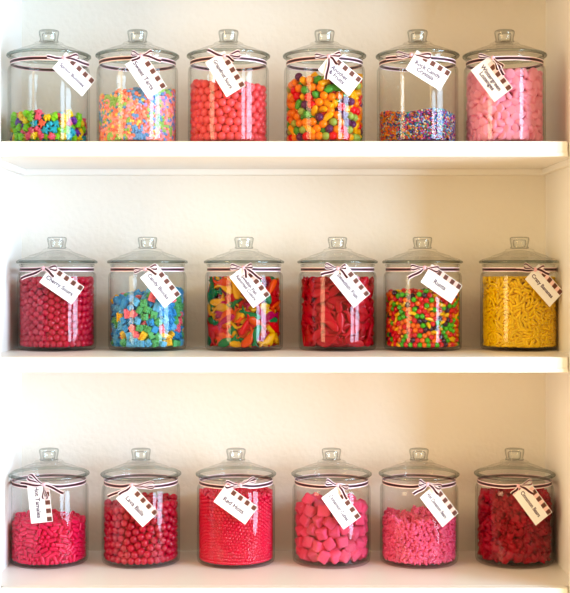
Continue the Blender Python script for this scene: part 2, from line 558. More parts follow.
def fill_jar(jar_loc, spec, idx):
    """settle the pieces of one jar; up to 300 that show most become things, the rest one heap"""
    rng = np.random.default_rng(100 + idx)
    rnd = random.Random(200 + idx)
    r, K, sp = spec['r'], spec.get('K', 1), spec.get('spacing', 0)
    h = spec['h']
    d = 2 * r
    layers = spec.get('layers', 3.0)
    Rin = max(R_C - layers * d, 0.012)
    zc = max(h - Z_IN - spec.get('top_layers', 2.6) * d, 0.0)
    ycut = spec.get('ycut', 0.028)
    if zc < d: Rin, zc, ycut = 0.0, -1.0, 0.2
    # free volume -> how many
    area = PI * R_C ** 2
    if zc > 0:
        gx, gy = np.meshgrid(np.linspace(-R_C, R_C, 121), np.linspace(-R_C, R_C, 121))
        gr = np.hypot(gx, gy)
        shell = area * ((gr < R_C) & (gr > Rin) & (gy < ycut)).sum() / (gr < R_C).sum()
        vol = shell * zc + area * (h - Z_IN - zc)
    else:
        vol = area * (h - Z_IN)
    vb = 4 / 3 * PI * r ** 3 if K == 1 else PI * r * r * sp * (K - 1) + 4 / 3 * PI * r ** 3
    n = int(vol * spec.get('phi', .60) / vb * 1.32)
    C, AX = pack(n, K, sp, r, R_C, zc, Rin, ycut, h * spec.get('h0', 2.1), rng, spec.get('steps', 190))
    # trim the top to the photo's fill line
    slope = spec.get('slope', 0.0)
    lump = spec.get('lump', 0.004)
    lim = h - Z_IN - r * .8 + slope * C[:, 0] + lump * np.sin(C[:, 0] * 70 + idx) * np.cos(C[:, 1] * 60 + idx * 2)
    hi0 = np.percentile(C[:, 2], 97)
    keep = C[:, 2] < lim
    C, AX = C[keep], AX[keep]
    n = len(C)
    # how much of each shows from the front
    g = r / 5
    sl = spec.get('view', VIEW[idx // 6])
    W = int(2 * R_C / g) + 8; H = int(.24 / g)
    grid = np.full((H, W), -1, np.int32)
    rv = r * spec.get('show', 1.08)
    ro = int(rv / g) + 1
    oy, ox = np.mgrid[-ro:ro + 1, -ro:ro + 1]
    dm = (ox * ox + oy * oy) <= (rv / g) ** 2
    oy, ox = oy[dm], ox[dm]
    size = np.zeros(n)
    for i in np.argsort(-C[:, 1]):
        for k in range(K):
            q = C[i] + AX[i] * (k - (K - 1) / 2) * sp
            a_ = np.clip(((q[0] + R_C) / g).astype(int) + 4 + ox, 0, W - 1); b_ = np.clip(int((q[2] + q[1] * sl + .03) / g) + oy, 0, H - 1)
            grid[b_, a_] = i
    ids, cn = np.unique(grid[grid >= 0], return_counts=True)
    size[ids] = cn
    full = len(ox) * (1 + .6 * (K - 1))
    order = np.argsort(-size)
    cap = spec.get('cap', 300)
    vis = [i for i in order if size[i] > spec.get('minshow', .16) * full][:cap]
    visible = set(vis)
    # colours in clumps or fully mixed
    kinds = spec['kinds']              # (weight, mesh list, name, colour word, label)
    w = np.array([k[0] for k in kinds], float); w /= w.sum()
    choice = rng.choice(len(kinds), n, p=w)
    if spec.get('bias'):
        for i in range(n):
            b = spec['bias'](C[i], rnd)
            if b is not None: choice[i] = b
    heap_parts = []
    jl = Vector(jar_loc)
    for i in range(n):
        kd = kinds[choice[i]]
        me = kd[1][rnd.randrange(len(kd[1]))]
        p = Vector(C[i]); rho = math.hypot(p.x, p.y)
        radial = Vector((p.x, p.y, 0)) / max(rho, 1e-6)
        wall = rho > R_C - 2.2 * d
        mode = spec.get('mode', 'any')
        if mode == 'any':
            q = Quaternion(Vector(rng.normal(size=3)).normalized(), rng.uniform(0, 2 * PI))
        else:
            # z axis (flat side) and x axis (long side)
            if mode in ('flat', 'flatlong'):
                zax = radial * (1 if wall else .3) + Vector(rng.normal(size=3)) * spec.get('tilt', .35)
            else:
                zax = Vector(rng.normal(size=3))
            if K > 1:
                xax = Vector(AX[i]) + Vector(rng.normal(size=3)) * .08
                if mode == 'flatlong':
                    xax -= radial * xax.dot(radial) * (.85 if wall else .2)
            else:
                xax = Vector(rng.normal(size=3))
                if mode == 'flatlong':
                    xax.z *= .6
            if mode == 'long' or mode == 'flatlong':
                xax.normalize(); zax = (zax - xax * zax.dot(xax)).normalized()
            else:
                zax.normalize(); xax = (xax - zax * xax.dot(zax)).normalized()
            if rng.uniform() < .5 and not spec.get('faceout'): zax = -zax
            yax = zax.cross(xax)
            q = Matrix((xax, yax, zax)).transposed().to_quaternion()
        M3 = q.to_matrix()
        co = me_pts[me.name] @ np.array(M3).T
        # keep the whole piece inside the glass
        for _ in range(3):
            X = co[:, 0] + p.x; Y = co[:, 1] + p.y
            rr = np.hypot(X, Y); kx = int(rr.argmax())
            ex = rr[kx] - (R_C - .0003)
            if ex > 0:
                p.x -= X[kx] / rr[kx] * ex; p.y -= Y[kx] / rr[kx] * ex
            lowest = co[:, 2].min() + p.z
            if lowest < 0.0002: p.z += 0.0002 - lowest
        z_room = 0.1475 - Z_IN - (co[:, 2].max() + p.z)
        if z_room < 0: p.z += z_room
        p.z += Z_IN
        if i in visible:
            o = bpy.data.objects.new(kd[2], me)
            o.rotation_mode = 'QUATERNION'; o.rotation_quaternion = q
            o.location = jl + p
            COL.objects.link(o)
            tag(o, kd[3], 'candy', kd[4])
        else:
            heap_parts.append((me, M3, p))
    # the heap behind
    hm = bpy.data.meshes.new(spec['heap'])
    V, FA, MI, mats = [], [], [], []
    base = 0
    lows, counts = [], []

    def add(me, Rm, off):
        nonlocal base
        co = me_pts[me.name]
        if Rm is not None: co = co @ np.array(Rm).T + np.array(off)
        V.append(co)
        loops, starts, tot = me_topo[me.name]
        lows.append(loops + base); counts.append(tot)
        m = me.materials[0]
        if m not in mats: mats.append(m)
        MI.append(np.full(len(tot), mats.index(m)))
        base += len(co)
    for me, Rm, off in heap_parts:
        add(me, Rm, off)
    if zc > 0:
        cm = core_mesh(Rin, ycut, zc, 'core'); cm.materials.append(spec['core_mat'])  # mostly darker than the pieces: shade of the gaps put into the core's colour
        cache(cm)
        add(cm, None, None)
    if V:
        V = np.concatenate(V); L = np.concatenate(lows); T = np.concatenate(counts); MI = np.concatenate(MI)
        hm.vertices.add(len(V)); hm.vertices.foreach_set('co', V.astype(np.float32).ravel())
        hm.loops.add(len(L)); hm.loops.foreach_set('vertex_index', L.astype(np.int32))
        hm.polygons.add(len(T)); st = np.concatenate([[0], np.cumsum(T)[:-1]]).astype(np.int32)
        hm.polygons.foreach_set('loop_start', st)
        try: hm.polygons.foreach_set('loop_total', T.astype(np.int32))
        except Exception: pass
        for m in mats: hm.materials.append(m)
        hm.polygons.foreach_set('material_index', MI.astype(np.int32))
        hm.polygons.foreach_set('use_smooth', np.ones(len(T), bool))
        hm.update(calc_edges=True)
        o = bpy.data.objects.new(spec['heap'], hm); COL.objects.link(o); o.location = jl
        tag(o, spec['heap_label'], 'candy', None, 'stuff')
    print('JAR', idx, spec['heap'], 'bodies', n, 'things', len(vis), 'top', round(hi0, 4), 'of', round(h - Z_IN, 4), 'lost', int((~keep).sum()))


me_pts, me_topo = {}, {}


def cache(me):
    a = np.empty(len(me.vertices) * 3, np.float32); me.vertices.foreach_get('co', a)
    me_pts[me.name] = a.reshape(-1, 3).astype(float)
    loops = np.empty(len(me.loops), np.int32); me.loops.foreach_get('vertex_index', loops)
    tot = np.empty(len(me.polygons), np.int32); me.polygons.foreach_get('loop_total', tot)
    me_topo[me.name] = (loops, None, tot)


def shape(bm_or_mesh, name, mat, smooth=True):
    me = bm_mesh(bm_or_mesh, name) if isinstance(bm_or_mesh, bmesh.types.BMesh) else bm_or_mesh
    me.materials.clear(); me.materials.append(mat)
    me.polygons.foreach_set('use_smooth', [smooth] * len(me.polygons))
    cache(me)
    return me


CAND = {}


def deepen(rgb):
    """purer, a little darker dye"""
    m = max(rgb)
    out = [max(0, min(255, (m - (m - v) * 1.12) * .94)) for v in rgb]
    if rgb[0] > 180 and rgb[2] > rgb[1] * 1.1: out[2] = min(255, out[2] * 1.06 + 5)
    return tuple(int(round(v)) for v in out)


def cmat(rgb, style):
    if style != 'matte': rgb = deepen(rgb)
    k = (rgb, style)
    if k not in CAND:
        nm = style + '_%d_%d_%d' % rgb
        if style == 'glossy': CAND[k] = principled(nm, rgb, .13, .5, coat=.15, vary=.10)
        elif style == 'matte': CAND[k] = principled(nm, rgb, .55, .2, vary=.07, bump=.15, bscale=400)
        elif style == 'satin': CAND[k] = principled(nm, rgb, .28, .30, vary=.09)
        elif style == 'sugar': CAND[k] = principled(nm, rgb, .7, .3, vary=.10, bump=.9, bscale=900, sheen=.12)
        elif style == 'gummy': CAND[k] = principled(nm, rgb, .25, .3, coat=.05, vary=.16, trans=.35)
    return CAND[k]


S = {}


def spec_T1():
    cols = [((150, 220, 50), 'lime green', 6), ((248, 110, 130), 'pink', 4), ((30, 180, 205), 'turquoise', 4), ((120, 60, 175), 'purple', 2), ((250, 220, 30), 'yellow', 2), ((250, 120, 90), 'coral', 1)]
    kinds = []
    for rgb, w, n in cols:
        me = shape(outline_bm(bunny_outline(.0100), .0085), 'bunny_' + w, cmat(rgb, 'satin'))
        kinds.append((n, [me], 'bunny_candy', w + ' bunny-shaped pressed candy in the top-left jar', w + ' bunny candies in the top-left jar'))
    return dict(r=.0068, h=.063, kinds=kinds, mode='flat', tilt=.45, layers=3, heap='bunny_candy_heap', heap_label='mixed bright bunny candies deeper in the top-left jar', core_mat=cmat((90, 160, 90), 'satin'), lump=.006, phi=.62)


def spec_T2():
    cols = [((248, 142, 124), 'coral', 9), ((252, 182, 152), 'peach', 5), ((250, 172, 186), 'pink', 3), ((120, 165, 215), 'blue', 3), ((165, 205, 120), 'pale green', 2), ((190, 150, 210), 'lilac', 1), ((245, 215, 120), 'pale yellow', 1)]
    kinds = []
    for rgb, w, n in cols:
        me = shape(disc_bm(.0042, .0042, 12), 'chip_' + w, cmat(rgb, 'matte'))
        kinds.append((n, [me], 'tart_candy', w + ' chalky little tart in the second top-shelf jar', w + ' tarts in the second top-shelf jar'))

    def bias(p, rnd):
        v = math.sin(p[0] * 75 + 1) + math.sin(p[2] * 85 + p[0] * 40) + .4 * rnd.gauss(0, 1)
        if v > 1.45: return 3
        if v < -1.5: return 4
        if p[0] > .03 and rnd.random() < .35: return rnd.choice([2, 3, 5])
        return None
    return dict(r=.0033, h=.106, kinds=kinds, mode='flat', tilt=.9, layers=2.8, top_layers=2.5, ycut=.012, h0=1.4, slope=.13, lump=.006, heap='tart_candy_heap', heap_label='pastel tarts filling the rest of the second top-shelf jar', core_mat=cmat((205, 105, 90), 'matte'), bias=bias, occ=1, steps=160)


def spec_T3():
    me = shape(sphere_bm(.0081, 20, 12), 'gumball_coral', cmat((248, 112, 118), 'satin'))
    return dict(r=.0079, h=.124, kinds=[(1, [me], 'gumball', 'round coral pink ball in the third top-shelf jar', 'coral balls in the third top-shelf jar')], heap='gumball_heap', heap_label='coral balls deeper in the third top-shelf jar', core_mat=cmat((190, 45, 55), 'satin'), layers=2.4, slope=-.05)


def spec_T4():
    g = ' in the jar of mixed fruit candies'
    ban = shape(rod_bm(.031, .0066), 'fruit_banana', cmat((252, 185, 10), 'satin'))
    ban2 = shape(banana_bm(.030, .0064, .10), 'fruit_banana_bent', cmat((252, 185, 10), 'satin'))
    ora = shape(sphere_bm(.0080), 'fruit_orange', cmat((252, 150, 20), 'satin'))
    gra = shape(sphere_bm(.0079), 'fruit_grape', cmat((105, 45, 95), 'satin'))
    red = shape(sphere_bm(.0083, scale=(1, 1, 1.08)), 'fruit_cherry', cmat((232, 35, 45), 'satin'))
    pear = shape(lathe(smooth_prof([(0, -.0095), (.006, -.0085), (.0078, -.003), (.0065, .003), (.0052, .006), (.004, .0095), (0, .0105)], 3), 14), 'fruit_pear', cmat((90, 165, 70), 'satin'))
    lime = shape(sphere_bm(.0078), 'fruit_lime', cmat((168, 182, 92), 'satin'))
    kinds = [(6.5, [ban, ban, ban2], 'banana_candy', 'fat golden banana candy' + g, 'golden banana candies' + g),
             (7, [ora], 'orange_candy', 'round orange candy' + g, 'orange candies' + g),
             (2.2, [gra], 'grape_candy', 'round dark purple candy' + g, 'purple candies' + g),
             (3, [red], 'cherry_candy', 'round red candy' + g, 'red candies' + g),
             (3, [pear], 'pear_candy', 'green pear-shaped candy' + g, 'green candies' + g),
             (2.6, [lime], 'lime_candy', 'round yellow-green candy' + g, 'yellow-green candies' + g)]
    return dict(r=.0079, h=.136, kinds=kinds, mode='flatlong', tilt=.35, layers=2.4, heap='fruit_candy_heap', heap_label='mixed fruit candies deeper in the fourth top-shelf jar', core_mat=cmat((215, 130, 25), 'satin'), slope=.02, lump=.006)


def spec_T6():
    me = shape(disc_bm(.0102, .0088, 24), 'lozenge_pink', cmat((246, 166, 194), 'matte'))
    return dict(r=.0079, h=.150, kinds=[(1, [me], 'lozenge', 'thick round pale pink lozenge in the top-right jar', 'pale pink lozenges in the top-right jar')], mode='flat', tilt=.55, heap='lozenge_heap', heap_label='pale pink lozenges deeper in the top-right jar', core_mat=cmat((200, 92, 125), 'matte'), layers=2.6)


def spec_M1():
    me = shape(sphere_bm(.0072, 18, 11), 'cherry_ball', cmat((200, 4, 66), 'glossy'))
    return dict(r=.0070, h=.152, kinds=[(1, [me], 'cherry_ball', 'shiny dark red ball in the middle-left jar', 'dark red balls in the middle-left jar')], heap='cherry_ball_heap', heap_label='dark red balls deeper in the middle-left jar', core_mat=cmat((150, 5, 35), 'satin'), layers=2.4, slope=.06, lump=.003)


def spec_M2():
    cols = [((62, 152, 208), 'blue', 7), ((108, 182, 222), 'light blue', 4), ((100, 178, 120), 'green', 5), ((242, 122, 140), 'pink', 3), ((252, 205, 70), 'yellow', 1.3)]
    kinds = []
    for rgb, w, n in cols:
        a = shape(brick_bm(2, 2, .0066, .0085), 'brick_' + w, cmat(rgb, 'matte'), False)
        b = shape(brick_bm(3, 2, .0064, .0088), 'brick_long_' + w, cmat(rgb, 'matte'), False)
        c = shape(brick_bm(3, 1, .0064, .0088), 'brick_thin_' + w, cmat(rgb, 'matte'), False)
        kinds.append((n, [b, c] if w == 'yellow' else [a, a, b], 'brick_candy', w + ' studded building-brick candy in the second middle-shelf jar', w + ' brick candies in the second middle-shelf jar'))
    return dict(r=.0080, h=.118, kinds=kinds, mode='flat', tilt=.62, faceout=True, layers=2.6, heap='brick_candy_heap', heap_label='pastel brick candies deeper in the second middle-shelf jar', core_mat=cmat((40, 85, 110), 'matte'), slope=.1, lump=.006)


def fish_spec(cols, h, word, heap, hl):
    kinds = []
    for rgb, w, n in cols:
        ms = [shape(fish_bm(.046, .0175, .010, c), 'fish_%s_%s_%d' % (word, w, i), cmat(rgb, 'gummy')) for i, c in enumerate((.0, .09, -.12))]
        if word == 'mixed':
            lab = w + ' chewy fish in the jar of assorted fish'; grp = w + ' fish in the jar of assorted fish'
        else:
            lab = 'glossy red chewy fish in the all-red fish jar, fourth along'; grp = 'red fish in the all-red fish jar'
        kinds.append((n, ms, 'gummy_fish', lab, grp))
    return dict(r=.0060, K=4, spacing=.0098, h=h, kinds=kinds, mode='flatlong', tilt=.30, layers=2.6, heap=heap, heap_label=hl, core_mat=cmat(cols[0][0], 'gummy'), phi=.72, occ=6, lump=.003)


def spec_M3():
    return fish_spec([((222, 25, 35), 'red', 5), ((250, 195, 15), 'yellow', 4.2), ((245, 105, 20), 'orange', 3.5), ((15, 130, 75), 'green', 3), ((205, 30, 95), 'magenta', 1)], .150, 'mixed', 'gummy_fish_heap', 'assorted chewy fish deeper in the third middle-shelf jar')


def spec_M4():
    return fish_spec([((220, 4, 58), 'red', 1)], .150, 'red', 'red_gummy_heap', 'red chewy fish deeper in the fourth middle-shelf jar')


def spec_M5():
    g = ' in the jar of tiny fruit candies'
    red = shape(sphere_bm(.0056, 14, 9), 'tiny_fruit_red', cmat((225, 32, 50), 'glossy'))
    ora = shape(sphere_bm(.0054, 14, 9), 'tiny_fruit_orange', cmat((250, 130, 20), 'glossy'))
    gre = shape(sphere_bm(.0054, 14, 9), 'tiny_fruit_green', cmat((85, 185, 35), 'glossy'))
    pur = shape(sphere_bm(.0054, 14, 9), 'tiny_fruit_purple', cmat((62, 25, 55), 'glossy'))
    yel = shape(banana_bm(.021, .0039, .16, 8), 'tiny_fruit_banana', cmat((252, 205, 25), 'glossy'))
    kinds = [(6, [red], 'strawberry_candy', 'tiny shiny red candy' + g, 'tiny red candies' + g), (4, [ora], 'orange_candy', 'tiny shiny orange candy' + g, 'tiny orange candies' + g),
             (3.4, [gre], 'lime_candy', 'tiny shiny green candy' + g, 'tiny green candies' + g), (1.8, [pur], 'grape_candy', 'tiny near-black purple candy' + g, 'tiny purple candies' + g),
             (3.2, [yel], 'banana_candy', 'tiny curved yellow banana' + g, 'tiny yellow bananas' + g)]
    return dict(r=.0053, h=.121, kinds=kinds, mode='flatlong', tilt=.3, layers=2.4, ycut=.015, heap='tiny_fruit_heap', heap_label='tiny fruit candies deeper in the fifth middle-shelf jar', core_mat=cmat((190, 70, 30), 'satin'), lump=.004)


def spec_M6():
    ms = [shape(banana_bm(.0180, .0033, b, 8), 'small_banana_%d' % i, cmat((255, 216, 28), 'satin')) for i, b in enumerate((.14, .2))]
    return dict(r=.0031, K=3, spacing=.0050, h=.151, kinds=[(1, ms, 'banana_candy', 'little yellow curved banana candy in the full yellow jar', 'little bananas in the full yellow jar')], mode='flatlong', tilt=.3, layers=3.2, top_layers=2.6, ycut=0.004, h0=1.35,
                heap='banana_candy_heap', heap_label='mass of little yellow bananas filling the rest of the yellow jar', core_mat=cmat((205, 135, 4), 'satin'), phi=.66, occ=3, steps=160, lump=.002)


def spec_B1():
    me = shape(rod_bm(.0175, .0044), 'hot_rod', cmat((236, 52, 94), 'satin'))
    return dict(r=.0044, K=3, spacing=.0044, h=.091, kinds=[(1, [me], 'capsule_candy', 'rosy red capsule-shaped chew in the bottom-left jar', 'red capsule chews in the bottom-left jar')], mode='long', layers=2.6, top_layers=2.4, ycut=.010,
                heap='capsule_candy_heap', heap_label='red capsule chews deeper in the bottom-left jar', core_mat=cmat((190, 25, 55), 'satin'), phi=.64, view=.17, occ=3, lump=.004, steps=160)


def spec_B2():
    a = shape(sphere_bm(.0078, 18, 11), 'lava_ball', cmat((190, 6, 58), 'glossy'))
    b = shape(sphere_bm(.0078, 18, 11), 'lava_ball_orange', cmat((238, 92, 50), 'glossy'))
    return dict(r=.0076, h=.127, kinds=[(30, [a], 'fire_ball', 'shiny crimson ball in the second bottom-shelf jar', 'crimson balls in the second bottom-shelf jar'), (.5, [b], 'fire_ball', 'odd orange ball in the second bottom-shelf jar', 'orange balls in the second bottom-shelf jar')],
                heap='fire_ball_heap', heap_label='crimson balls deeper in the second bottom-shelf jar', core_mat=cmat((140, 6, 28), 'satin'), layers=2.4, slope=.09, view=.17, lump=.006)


def spec_B3():
    me = shape(sphere_bm(.0040, 12, 8), 'red_bead', cmat((224, 8, 74), 'glossy'))
    return dict(r=.0039, h=.147, kinds=[(1, [me], 'bead_candy', 'tiny shiny red bead in the third bottom-shelf jar', 'tiny red beads in the third bottom-shelf jar')], layers=2.6, top_layers=2.4, ycut=0.004, h0=1.4,
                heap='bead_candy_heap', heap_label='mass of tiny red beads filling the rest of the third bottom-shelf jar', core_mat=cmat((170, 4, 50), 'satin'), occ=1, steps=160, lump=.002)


def spec_B4():
    rn = random.Random(5)
    ms = [shape(cube_bm(.0225, rn), 'sugar_cube_%d' % i, cmat((252, 108, 134), 'sugar')) for i in range(4)]
    return dict(r=.0122, h=.130, kinds=[(1, ms, 'sugar_cube', 'sugared rose pink chewy cube in the fourth bottom-shelf jar', 'pink cubes in the fourth bottom-shelf jar')], layers=9, heap='sugar_cube_heap', heap_label='sugared pink cubes deeper in the fourth bottom-shelf jar',
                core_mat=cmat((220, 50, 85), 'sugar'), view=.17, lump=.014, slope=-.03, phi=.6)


def spec_B5():
    me = shape(bear_mesh(.0155, 'small_bear'), 'small_bear', cmat((248, 122, 150), 'satin'))
    return dict(r=.0054, h=.095, kinds=[(1, [me], 'bear_candy', 'small pink bear-shaped candy in the fifth bottom-shelf jar', 'small pink bears in the fifth bottom-shelf jar')], layers=2.6, ycut=.012,
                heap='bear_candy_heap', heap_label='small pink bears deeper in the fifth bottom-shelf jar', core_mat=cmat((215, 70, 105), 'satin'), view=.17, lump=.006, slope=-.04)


def spec_B6():
    me = shape(bear_mesh(.029, 'red_bear'), 'red_bear', cmat((202, 8, 58), 'gummy'))
    return dict(r=.0098, h=.147, kinds=[(1, [me], 'gummy_bear', 'deep red chewy bear in the bottom-right jar', 'deep red bears in the bottom-right jar')], layers=2.6,
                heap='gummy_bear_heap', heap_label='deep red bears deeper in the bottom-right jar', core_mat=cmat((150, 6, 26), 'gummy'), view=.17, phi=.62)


def crystals(jar_loc):
    """granulated rock candy: uncountable, one object"""
    rng = np.random.default_rng(5); rnd = random.Random(6)
    cols = [(150, 75, 165), (60, 120, 185), (220, 80, 130), (235, 160, 60), (85, 160, 130), (235, 215, 190), (95, 55, 110), (225, 120, 70), (150, 190, 220)]
    ms = [shape(crystal_bm(.0046, rnd), 'crystal_%d' % i, cmat(c, 'satin'), False) for i, c in enumerate(cols)]
    n = 3600
    V, L, T, MI, base = [], [], [], [], 0
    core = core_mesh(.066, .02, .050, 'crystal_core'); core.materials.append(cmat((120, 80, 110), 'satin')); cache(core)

    def add(me, k, M, off):
        nonlocal base
        co = me_pts[me.name]
        if M is not None: co = co @ M.T + off
        V.append(co); l, _, t = me_topo[me.name]
        L.append(l + base); T.append(t); MI.append(np.full(len(t), k)); base += len(co)
    for i in range(n):
        if i < 2600:
            a = rng.uniform(-PI * 1.05, PI * .05); rad = R_C - .0028 - abs(rng.normal(0, .0022))
            x, y = rad * math.cos(a), rad * math.sin(a)
            z = rng.uniform(.0022, .056 + .004 * math.sin(x * 60))
        else:
            a = rng.uniform(0, 2 * PI); rad = (R_C - .003) * math.sqrt(rng.uniform(0, 1))
            x, y = rad * math.cos(a), rad * math.sin(a); z = .053 + .004 * math.sin(x * 60) + rng.uniform(-.003, .004)
        k = rng.integers(len(ms))
        if x < -.045 and rng.uniform() < .5: k = rng.choice([3, 7])
        q = Quaternion(Vector(rng.normal(size=3)).normalized(), rng.uniform(0, 6.28))
        add(ms[k], k, np.array(q.to_matrix()), np.array((x, y, z + Z_IN)))
    add(core, len(ms), None, None)
    V = np.concatenate(V); L = np.concatenate(L); T = np.concatenate(T); MI = np.concatenate(MI)
    hm = bpy.data.meshes.new('rock_candy_crystals')
    hm.vertices.add(len(V)); hm.vertices.foreach_set('co', V.astype(np.float32).ravel())
    hm.loops.add(len(L)); hm.loops.foreach_set('vertex_index', L.astype(np.int32))
    hm.polygons.add(len(T)); hm.polygons.foreach_set('loop_start', np.concatenate([[0], np.cumsum(T)[:-1]]).astype(np.int32))
    for m in ms: hm.materials.append(m.materials[0])
    hm.materials.append(core.materials[0])
    hm.polygons.foreach_set('material_index', MI.astype(np.int32))
    hm.update(calc_edges=True)
    o = bpy.data.objects.new('rock_candy_crystals', hm); COL.objects.link(o); o.location = jar_loc
    tag(o, 'multicoloured sugar crystals, low layer in the fifth top-shelf jar', 'candy', None, 'stuff')


# ------------------------------------------------------------------ ribbons and tags
STRIPES = [(0.0, .14, 1), (.14, .24, 0), (.24, .76, 2), (.76, .86, 0), (.86, 1.0, 1)]   # white / pink / brown bands across the ribbon
RMATS = [M_RPINK, M_RWHITE, M_RBROWN]


def strip(path, widths, wvecs):
    """ribbon along a path; colour bands across it"""
    bm = bmesh.new()
    cuts = [0.0] + [s[1] for s in STRIPES]
    rows = []
    for p, w, wv in zip(path, widths, wvecs):
        rows.append([bm.verts.new(Vector(p) + Vector(wv) * w * (c - .5)) for c in cuts])
    for a, b in zip(rows[:-1], rows[1:]):
        for k in range(len(cuts) - 1):
            f = bm.faces.new((a[k], a[k + 1], b[k + 1], b[k])); f.material_index = STRIPES[k][2]; f.smooth = True
    me = bpy.data.meshes.new('ribbon'); bm.to_mesh(me); bm.free()
    return me


RB = 0.0742   # ribbon round the neck


def wrap(X, Z, rho):
    X = max(min(X, rho * .97), -rho * .97)
    return Vector((X, -math.sqrt(rho * rho - X * X), Z))


def make_ribbon(jar_loc, D, spec, label):
    """spec: knot px, loops [(dx,dy px, breadth px)], tails [(dx,dy)]"""
    t = empty('ribbon', jar_loc, label, 'ribbon', 'striped ribbons tied round the jar necks')
    Db = D - .086
    s = Db / F
    kx = (spec['knot'][0] - PX0) * s - jar_loc[0]
    kz = ZC + (PY0 - spec['knot'][1]) * s - jar_loc[2]
    # band
    path, wv, wd = [], [], []
    for k in range(97):
        a = 2 * PI * k / 96 + math.atan2(-math.sqrt(max(RB ** 2 - min(abs(kx), RB * .9) ** 2, 0)), kx)
        dev = min(k, 96 - k) / 96
        zz = .1612 + (kz - .1612) * math.exp(-(dev / .035) ** 2) * .7
        path.append((RB * math.cos(a) + 0, RB * math.sin(a), zz)); wd.append(.0086); wv.append((0, 0, 1))
    for k in range(97):
        p = Vector(path[k]); fr = math.exp(-(min(k, 96 - k) / 96 / .03) ** 2)
        q = p.copy(); q.xy *= (1 + .07 * fr); path[k] = q
    me = strip(path, wd, wv); link('band', me, t, RMATS)
    kr = .0865
    kp = wrap(kx, kz, kr)
    for dx, dy, br in spec['loops']:
        L = math.hypot(dx, dy) * s; dirx, dirz = dx * s / L, -dy * s / L
        path, wd, wv = [], [], []
        for i in range(25):
            u = i / 24
            al = L * math.sin(PI * u) ** .8
            ac = br * s * .5 * math.sin(2 * PI * u) * math.sin(PI * u)
            X = kx + dirx * al - dirz * ac * .8; Z = kz + dirz * al + dirx * ac * .8
            rho = kr + .0025 + .6 * ac + .006 * math.sin(PI * u)
            path.append(wrap(X, Z, rho))
            w3 = Vector((-dirz * .75, -.60, dirx * .75)).normalized()
            wv.append(w3); wd.append(.0028 + .0048 * math.sin(PI * u) ** .5)
        link('bow_loop', strip(path, wd, wv), t, RMATS)
    for dx, dy in spec['tails']:
        L = math.hypot(dx, dy) * s; dirx, dirz = dx * s / L, -dy * s / L
        path, wd, wv = [], [], []
        for i in range(13):
            u = i / 12
            b = .0016 * math.sin(u * 5)
            X = kx + dirx * L * u - dirz * b; Z = kz + dirz * L * u + dirx * b
            path.append(wrap(X, Z, kr + .0105 * u ** .8 + .001 * math.sin(u * 7)))
            wv.append(Vector((-dirz, .12 * math.sin(u * 4), dirx)).normalized()); wd.append(.0030 + .0044 * min(u * 3, 1))
        link('tail', strip(path, wd, wv), t, RMATS)
    bm = sphere_bm(.0038, 12, 8, (1, .8, 1.15), kp + Vector((0, -.001, 0)))
    link('knot', bm_mesh(bm, 'knot'), t, [M_RPINK], True)
    return t


TL, TW = .0765, .0425


def make_tag(jar_loc, D, cx, cy, ang, text, label, size=None, L=None):
    Db = D - .086
    s = Db / F
    X = (cx - PX0) * s - jar_loc[0]
    Z = ZC + (PY0 - cy) * s - jar_loc[2]
    rho = .0865
    phi = math.asin(max(min(X / rho, .95), -.95)) * .72
    pos = Vector((X, -math.sqrt(max(rho * rho - X * X, .04 ** 2)), Z))
    # keep the flat card clear of the glass
    nrm = Vector((math.sin(phi), -math.cos(phi), 0))
    clear = pos.x * nrm.x + pos.y * nrm.y
    if clear < .0845: pos += nrm * (.0845 - clear) * Vector((0, 1, 0)).dot(nrm) ** 0
    t = empty('gift_tag', Vector(jar_loc) + pos, label, 'tag', 'white tags hanging on the jars')
    th = math.radians(ang)
    # local frame: x along the long side, y up across, z out of the card
    Rz = Matrix.Rotation(phi, 3, 'Z')
    ex = Rz @ Vector((math.cos(th), 0, -math.sin(th))); ez = Rz @ Vector((0, -1, 0)); ey = ez.cross(ex)
    t.rotation_mode = 'QUATERNION'
    t.rotation_quaternion = Matrix((ex, ey, ez)).transposed().to_quaternion()
    bm = bmesh.new(); box(bm, -TL / 2, TL / 2, -TW / 2, TW / 2, -.0004, .0004)
    link('card', bm_mesh(bm, 'card'), t, [M_CARD])
    # striped edge: pink strip with brown squares
    bm = bmesh.new()
    z = .0006
    e0, e1 = TW / 2 - .0108, TW / 2 - .0012
    pitch = TL * .212
    x1 = TL / 2 - .0012
    for k in range(4):
        b = x1 - k * pitch
        for xa, xb, mi in ((b - pitch * .53, b, 1), (b - pitch, b - pitch * .53, 0)):
            xa = max(xa, -TL / 2 + .001)
            if xb <= xa: continue
            f = bm.faces.new([bm.verts.new(p) for p in ((xa, e0, z), (xb, e0, z), (xb, e1, z), (xa, e1, z))]); f.material_index = mi
    me = bpy.data.meshes.new('striped_edge'); bm.to_mesh(me); bm.free()
    tag(link('striped_edge', me, t, [M_PINKP, M_BROWN]), 'row of brown squares on pink')
    cu = bpy.data.curves.new('txt', 'FONT'); cu.body = text
    lines = text.split('\n')
    cu.size = size or (.0125 if len(lines) == 1 else .0112)
    cu.align_x = 'CENTER'; cu.align_y = 'CENTER'; cu.space_line = .85
    cu.resolution_u = 3; cu.offset = .00027
    ob = bpy.data.objects.new('txt', cu); COL.objects.link(ob)
    dg = bpy.context.evaluated_depsgraph_get(); dg.update()
    me = bpy.data.meshes.new_from_object(ob.evaluated_get(dg))
    bpy.data.objects.remove(ob)
    w = max(v.co.x for v in me.vertices) - min(v.co.x for v in me.vertices)
    maxw = TL * .80
    k = min(1.0, maxw / w)
    me.transform(Matrix.Translation((-TL * .03, -TW * .10, .00065)) @ Matrix.Diagonal((k, max(k, .85), 1, 1)))
    me.materials.clear()
    link('lettering', me, t, [M_INK])
    return t


